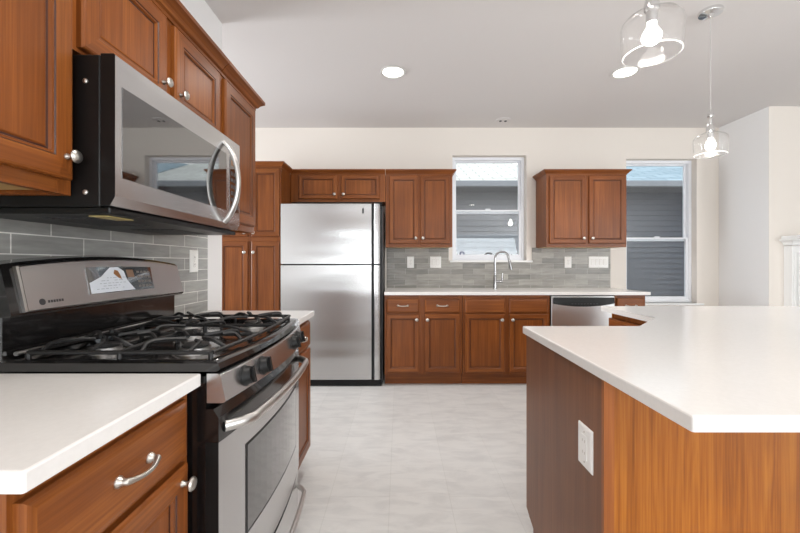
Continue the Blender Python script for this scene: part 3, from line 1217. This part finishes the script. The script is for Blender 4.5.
# pantry
PF = FB(3.712)
r = thing('pantry_cabinet', 'tall cherry pantry cabinet left of the refrigerator', 'cabinet', (-1.45, 4.0, 0))
bx('carcass', WOOD['z'], r, -1.775, -1.150, 3.732, 4.328, .11, 2.13)
bx('toe_kick', WOOD['x'], r, -1.775, -1.150, 3.79, 4.328, 0, .11)
face_frame(r, PF, -1.775, -1.150, .11, 2.13, [(-1.775, -1.735), (-1.475, -1.425), (-1.19, -1.150)], [(.11, .15), (1.395, 1.46), (2.09, 2.13)])
for a0, a1, ka in ((-1.752, -1.468, -1.495), (-1.434, -1.163, -1.408)):
    d = front('door', r, PF, a0, a1, 1.452, 2.11, k=.85)
    knob(d, PF, ka, 1.488)
    d = front('door', r, PF, a0, a1, .134, 1.405, k=.85)
    knob(d, PF, ka, 1.298)
crown(r, [(-1.775, 3.712), (-1.150, 3.712), (-1.150, 4.0)], 2.125)

# faucet
fc = thing('faucet', 'chrome gooseneck kitchen faucet behind the sink counter under the window', 'faucet', (1.035, 4.14, ZC1))
MB().lathe([(.026, ZC1), (.026, ZC1 + .006), (.019, ZC1 + .010), (.0175, ZC1 + .14), (.013, ZC1 + .15)], (1.035, 4.14, 0), n=16).build('body', TAPS, fc, 40)
pts = [(1.035, 4.14, ZC1 + .13), (1.035, 4.14, 1.24)]
for i in range(1, 13):
    t = math.pi * i / 12
    pts.append((1.035 + .068 * (1 - math.cos(t)), 4.14 - .02 * (1 - math.cos(t)), 1.24 + .078 * math.sin(t)))
pts.append((1.177, 4.095, 1.215))
MB().tube(pts, .0115, 12).build('spout', TAPS, fc, 60)
MB().tube([(1.176, 4.096, 1.228), (1.186, 4.092, 1.185), (1.196, 4.088, 1.125)], [.0125, .015, .0165], 14).build('spray_head', TAPS, fc, 60)
m = MB()
m.tube([(1.035, 4.14, .995), (1.115, 4.125, .995)], .0125, 12)
m.tube([(1.108, 4.126, .995), (1.110, 4.124, 1.085)], [.009, .0075], 10)
m.build('lever', TAPS, fc, 50)

# ================================================================== island
isl = thing('kitchen_island', 'L-shaped wooden island body with honey front panel and brown side panel', 'island', (1.4, 1.4, 0))
body = [(.553, 1.040), (1.372, 1.040), (2.715, 2.383), (2.715, 2.43), (1.362, 2.43), (1.362, 1.93), (1.074, 1.628), (.553, 1.628)]
toe = [(.553, 1.040), (1.372, 1.040), (2.715, 2.383), (2.715, 2.37), (1.41, 2.37), (1.41, 1.90), (1.09, 1.556), (.553, 1.556)]
m = MB()
m.prism([(x, y, .11) for x, y in body], (0, 0, ZC0 - .11))
m.build('carcass', WOOD['z'], isl)
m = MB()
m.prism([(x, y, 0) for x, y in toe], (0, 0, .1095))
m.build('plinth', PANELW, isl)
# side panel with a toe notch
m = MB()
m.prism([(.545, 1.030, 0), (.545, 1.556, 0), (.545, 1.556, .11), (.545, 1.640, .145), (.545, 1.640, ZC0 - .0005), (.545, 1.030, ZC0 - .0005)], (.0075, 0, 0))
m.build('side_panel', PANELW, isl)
m = MB()
m.prism([(.5445, 1.017, 0), (.5445, 1.0295, 0), (.572, 1.0295, 0), (.572, 1.017, 0)], (0, 0, ZC0 - .0005))
m.build('corner_trim', CORNER, isl)
m = MB()
m.prism([(.5738, 1.024, 0), (1.379, 1.024, 0), (2.72, 2.365, 0), (2.71, 2.3765, 0), (1.3725, 1.0385, 0), (.5738, 1.0385, 0)], (0, 0, ZC0 - .0005))
m.build('front_panel', HONEY, isl)
m = MB()
m.box(1.358, 2.715, 2.4305, 2.444, 0, ZC0 - .0005)
m.build('end_panel', HONEY, isl)
bx('drawer_box', WOOD['y'], isl, 1.3362, 1.3618, 1.975, 2.405, .14, .838)
# drawers and doors facing the kitchen on the far leg
IF = Fr((1.336, 0, 0), (0, 1, 0), (-1, 0, 0), 'y')
for a0, a1 in ((1.965, 2.415),):
    d = front('drawer', isl, IF, a0, a1, .705, .848, slab=True)
    pull(d, IF, (a0 + a1) / 2, .775)
    d = front('door', isl, IF, a0, a1, .134, .692)
    knob(d, IF, a0 + .03, .65)
IN = Fr((0, 1.629, 0), (1, 0, 0), (0, 1, 0), 'x')
for a0, a1, ka in ((.58, .80, .77), (.825, 1.045, .855)):
    d = front('drawer', isl, IN, a0, a1, .705, .848, slab=True)
    pull(d, IN, (a0 + a1) / 2, .775)
    d = front('door', isl, IN, a0, a1, .134, .692)
    knob(d, IN, ka, .65)
slab('countertop', 'large L-shaped white stone countertop on the island at right',
     [(.529, .690), (1.50, .690), (2.755, 1.945), (2.755, 2.475), (1.299, 2.468), (1.299, 1.935), (1.058, 1.676), (.541, 1.680)])


# ================================================================== outlets and switches
def plate(name, label, cat, c, u, n, w, h, kind, gangs=1):
    c, u, n = Vector(c), Vector(u), Vector(n)
    r = thing(name, label, cat, c)
    F_ = Fr(c, u, n, 'x')
    m = MB()
    for (i0, h0), (i1, h1) in (((0, 0), (0, .003)), ):
        m.loft([[F_.p(a, b_, cc) for a, b_ in ((-w / 2 + i, -h / 2 + i), (w / 2 - i, -h / 2 + i), (w / 2 - i, h / 2 - i), (-w / 2 + i, h / 2 - i))] for i, cc in ((0, 0), (0, .003), (.004, .006))])
    m.build('plate', PLATE, r)
    for g in range(gangs):
        a = (g - (gangs - 1) / 2) * .046
        if kind == 'outlet':
            m = MB()
            for s in (-1, 1):
                m.lathe([(.0165, .0055), (.0165, .008), (.015, .0085), (.001, .0085)], F_.p(a, s * .0195, 0), n, 16)
            o = m.build('receptacle', PLATE, r, 30)
            m = MB()
            for s in (-1, 1):
                for q in (-.006, .006):
                    fbox(m, F_, a + q - .0011, a + q + .0011, s * .0195 - .002, s * .0195 + .006, .0083, .0089)
                m.lathe([(.0022, .0083), (.0022, .0089)], F_.p(a, s * .0195 - .008, 0), n, 8)
            m.build('slots', GREYPL, o)
        elif kind == 'switch':
            m = MB()
            fbox(m, F_, a - .0165, a + .0165, -.033, .033, .0055, .0075)
            o = m.build('rocker_frame', PLATED, r)
            m = MB()
            m.loft([[F_.p(a + x, -.031, z) for x, z in ((-.0145, .007), (.0145, .007), (.0145, .0085), (-.0145, .0085))],
                    [F_.p(a + x, .031, z) for x, z in ((-.0145, .007), (.0145, .007), (.0145, .012), (-.0145, .012))]])
            m.build('rocker', PLATE, o)
    m = MB()
    for s in (-1, 1):
        m.lathe([(.003, .0055), (.003, .0065), (.001, .007)], F_.p(0, s * h * .36 if kind != 'outlet' else s * .0001 + (0 if s < 0 else 0), 0), n, 8)
    m.build('screws', PLATED, r)
    return r


YB = YW - .009
plate('outlet', 'single white outlet on the grey tile between the refrigerator and the double switch plate', 'outlet', (.125, YB, 1.205), (1, 0, 0), (0, -1, 0), .078, .128, 'outlet')
plate('light_switch', 'double white switch plate on tile left of the sink window', 'switch', (.408, YB, 1.205), (1, 0, 0), (0, -1, 0), .125, .128, 'switch', 2)
plate('outlet', 'single white outlet on tile right of the faucet, below the hanging cabinet', 'outlet', (1.905, YB, 1.205), (1, 0, 0), (0, -1, 0), .078, .128, 'outlet')
plate('light_switch', 'wide white four-switch plate on tile near the tall window', 'switch', (2.250, YB, 1.205), (1, 0, 0), (0, -1, 0), .222, .128, 'switch', 4)
plate('outlet', 'white outlet on the tile beyond the range', 'outlet', (-1.131, 2.098, 1.203), (0, 1, 0), (1, 0, 0), .082, .122, 'outlet')
plate('outlet', 'white outlet plate on the brown side panel of the island', 'outlet', (.545, 1.115, .655), (0, 1, 0), (-1, 0, 0), .082, .122, 'blank')
o = [x for x in bpy.data.objects if x.get('label', '').startswith('white outlet plate on the brown')][0]
IP = Fr((.545, 1.115, .655), (0, 1, 0), (-1, 0, 0), 'y')
m = MB()
fbox(m, IP, -.0165, .0165, -.034, .034, .0055, .0075)
rc = m.build('receptacle', PLATE, o)
m = MB()
for s in (-1, 1):
    for q in (-.006, .006):
        fbox(m, IP, q - .0011, q + .0011, s * .017 - .003, s * .017 + .005, .0074, .0079)
m.build('slots', PLATED, rc)

# ================================================================== lights
def can(label, x, y, lit=True):
    r = thing('recessed_light', label, 'light', (x, y, CZ), 'recessed ceiling lights' if lit else None)
    MB().lathe([(.082, -.001), (.104, -.001), (.107, -.004), (.100, -.010), (.090, -.010), (.082, -.004)], (x, y, CZ), n=32, cap=False).build('trim_ring', RINGG, r, 40)
    MB().lathe([(.082, -.0035), (.05, -.005), (.001, -.0055)], (x, y, CZ), n=28, cap=False).build('lens', GLOW, r, 40)
    l = bpy.data.lights.new('can_lamp', 'SPOT')
    l.energy = CAN_POWER * 4
    l.spot_size = math.radians(150)
    l.spot_blend = 1.0
    l.shadow_soft_size = .06
    l.color = (1, .96, .91)
    lo = bpy.data.objects.new('can_lamp', l)
    lo.location = (0, 0, -.03)
    lo.parent = r
    C.objects.link(lo)
    return r


can('lit recessed ceiling light above the floor, left of the hanging pendants', -.052, 3.07)
can('lit recessed ceiling light seen through the near glass pendant', 1.813, 3.07)
can('unseen recessed light added above the range to light the room', -.052, 1.0)  # this and the next three are unseen, added to light the room
can('unseen recessed light added above the aisle to light the room', -.052, -1.1)
can('unseen recessed light added behind the camera to light the room', 1.9, -1.1)
can('unseen recessed light added on the mantel side to light the room', 4.0, 1.0)
# small unlit fixture near the back wall
sd = thing('ceiling_fixture', 'small unlit round fixture on the ceiling near the back wall', 'fixture', (1.111, 4.1, CZ))
MB().lathe([(.001, -.010), (.05, -.010), (.075, -.006), (.08, 0)], (1.111, 4.1, CZ), n=28).build('disc', CEIL, sd, 40)
m = MB()
for s in (-.028, .026):
    m.lathe([(.014, -.009), (.014, -.016), (.001, -.018)], (1.111 + s, 4.1, CZ), n=12)
m.build('sensor', GREYPL, sd, 40)


def pendant(label, x, y, zb):
    r = thing('pendant_light', label, 'pendant light', (x, y, CZ), 'glass pendants above the island')
    MB().lathe([(.062, 0), (.064, -.006), (.060, -.018), (.020, -.024), (.006, -.040), (.001, -.041)], (x, y, CZ), n=28).build('canopy', CHROME, r, 40)
    K = .84
    zt = zb + .165 * K

    def sc(pr):
        return [(r_ * K, h_ * K) for r_, h_ in pr]

    MB().tube([(x, y, CZ - .035), (x, y, zt + .13)], .0022, 6).build('cord', plain('clear_cord', srgb(196, 192, 188), .3) if 'clear_cord' not in bpy.data.materials else bpy.data.materials['clear_cord'], r)
    MB().lathe(sc([(.003, .165), (.008, .160), (.010, .138), (.020, .132), (.021, .114), (.011, .106), (.011, .060), (.019, .052), (.026, .024), (.027, .004), (.020, -.002), (.019, -.045), (.001, -.046)]), (x, y, zt), n=20).build('socket', CHROME, r, 35)
    out = [(.024, .002), (.058, -.010), (.088, -.026), (.101, -.042), (.105, -.058), (.104, -.085), (.0985, -.163)]
    inn = [(a - .003, h) for a, h in out[::-1]]
    MB().lathe(sc(out + [(.097, -.1655)] + inn), (x, y, zt), n=36, cap=False).build('glass_shade', SHADE, r, 60)
    MB().lathe(sc([(.0955 + .0022 * math.cos(q * math.pi / 4), -.1645 + .0022 * math.sin(q * math.pi / 4)) for q in range(9)]), (x, y, zt), n=36, cap=False).build('shade_rim', RIM, r, 60)
    MB().lathe(sc([(.001, -.126), (.017, -.123), (.028, -.114), (.033, -.099), (.031, -.085), (.021, -.068), (.0155, -.060), (.0155, -.046)]), (x, y, zt), n=20).build('bulb', BULB, r, 60)
    l = bpy.data.lights.new('pendant_lamp', 'POINT')
    l.energy = PENDANT_POWER
    l.shadow_soft_size = .036
    l.color = (1, .95, .88)
    lo = bpy.data.objects.new('pendant_lamp', l)
    lo.location = (0, 0, zt - .14 * K - CZ)
    lo.parent = r
    C.objects.link(lo)
    return r


pendant('clear glass pendant light cut off by the top edge, nearer and larger one', .803, 1.216, 1.855)
pendant('clear glass pendant light on long cord with chrome canopy, smaller farther one', 1.897, 2.330, 1.852)

# ================================================================== mantel at the right
mt = thing('mantel', 'white wooden mantel with fluted leg against the far right wall', 'mantel', (4.5, 3.66, 0))
bx('shelf', TRIMW, mt, 3.735, 5.35, 3.54, 3.743, 1.425, 1.458, bev=.004)
m = MB()
sweep(m, [(0, 1.365), (.008, 1.365), (.012, 1.385), (.030, 1.405), (.045, 1.412), (.045, 1.425), (0, 1.425)], [(3.765, 3.743), (3.765, 3.66), (5.32, 3.66), (5.32, 3.743)])
m.build('cornice', TRIMW, mt)
for x0 in (3.765, 5.12):
    m = MB()
    m.box(x0, x0 + .20, 3.665, 3.743, 0, 1.36)
    for i in range(5):
        m.box(x0 + .018 + i * .036, x0 + .036 + i * .036, 3.655, 3.665, .16, 1.30, .003)
    m.box(x0 - .006, x0 + .206, 3.652, 3.743, 0, .14)
    m.build('leg', TRIMW, mt)
bx('frieze', TRIMW, mt, 3.966, 5.119, 3.68, 3.743, 1.05, 1.36)
bx('firebox', BLACKM, mt, 3.966, 5.119, 3.72, 3.743, 0, 1.049)
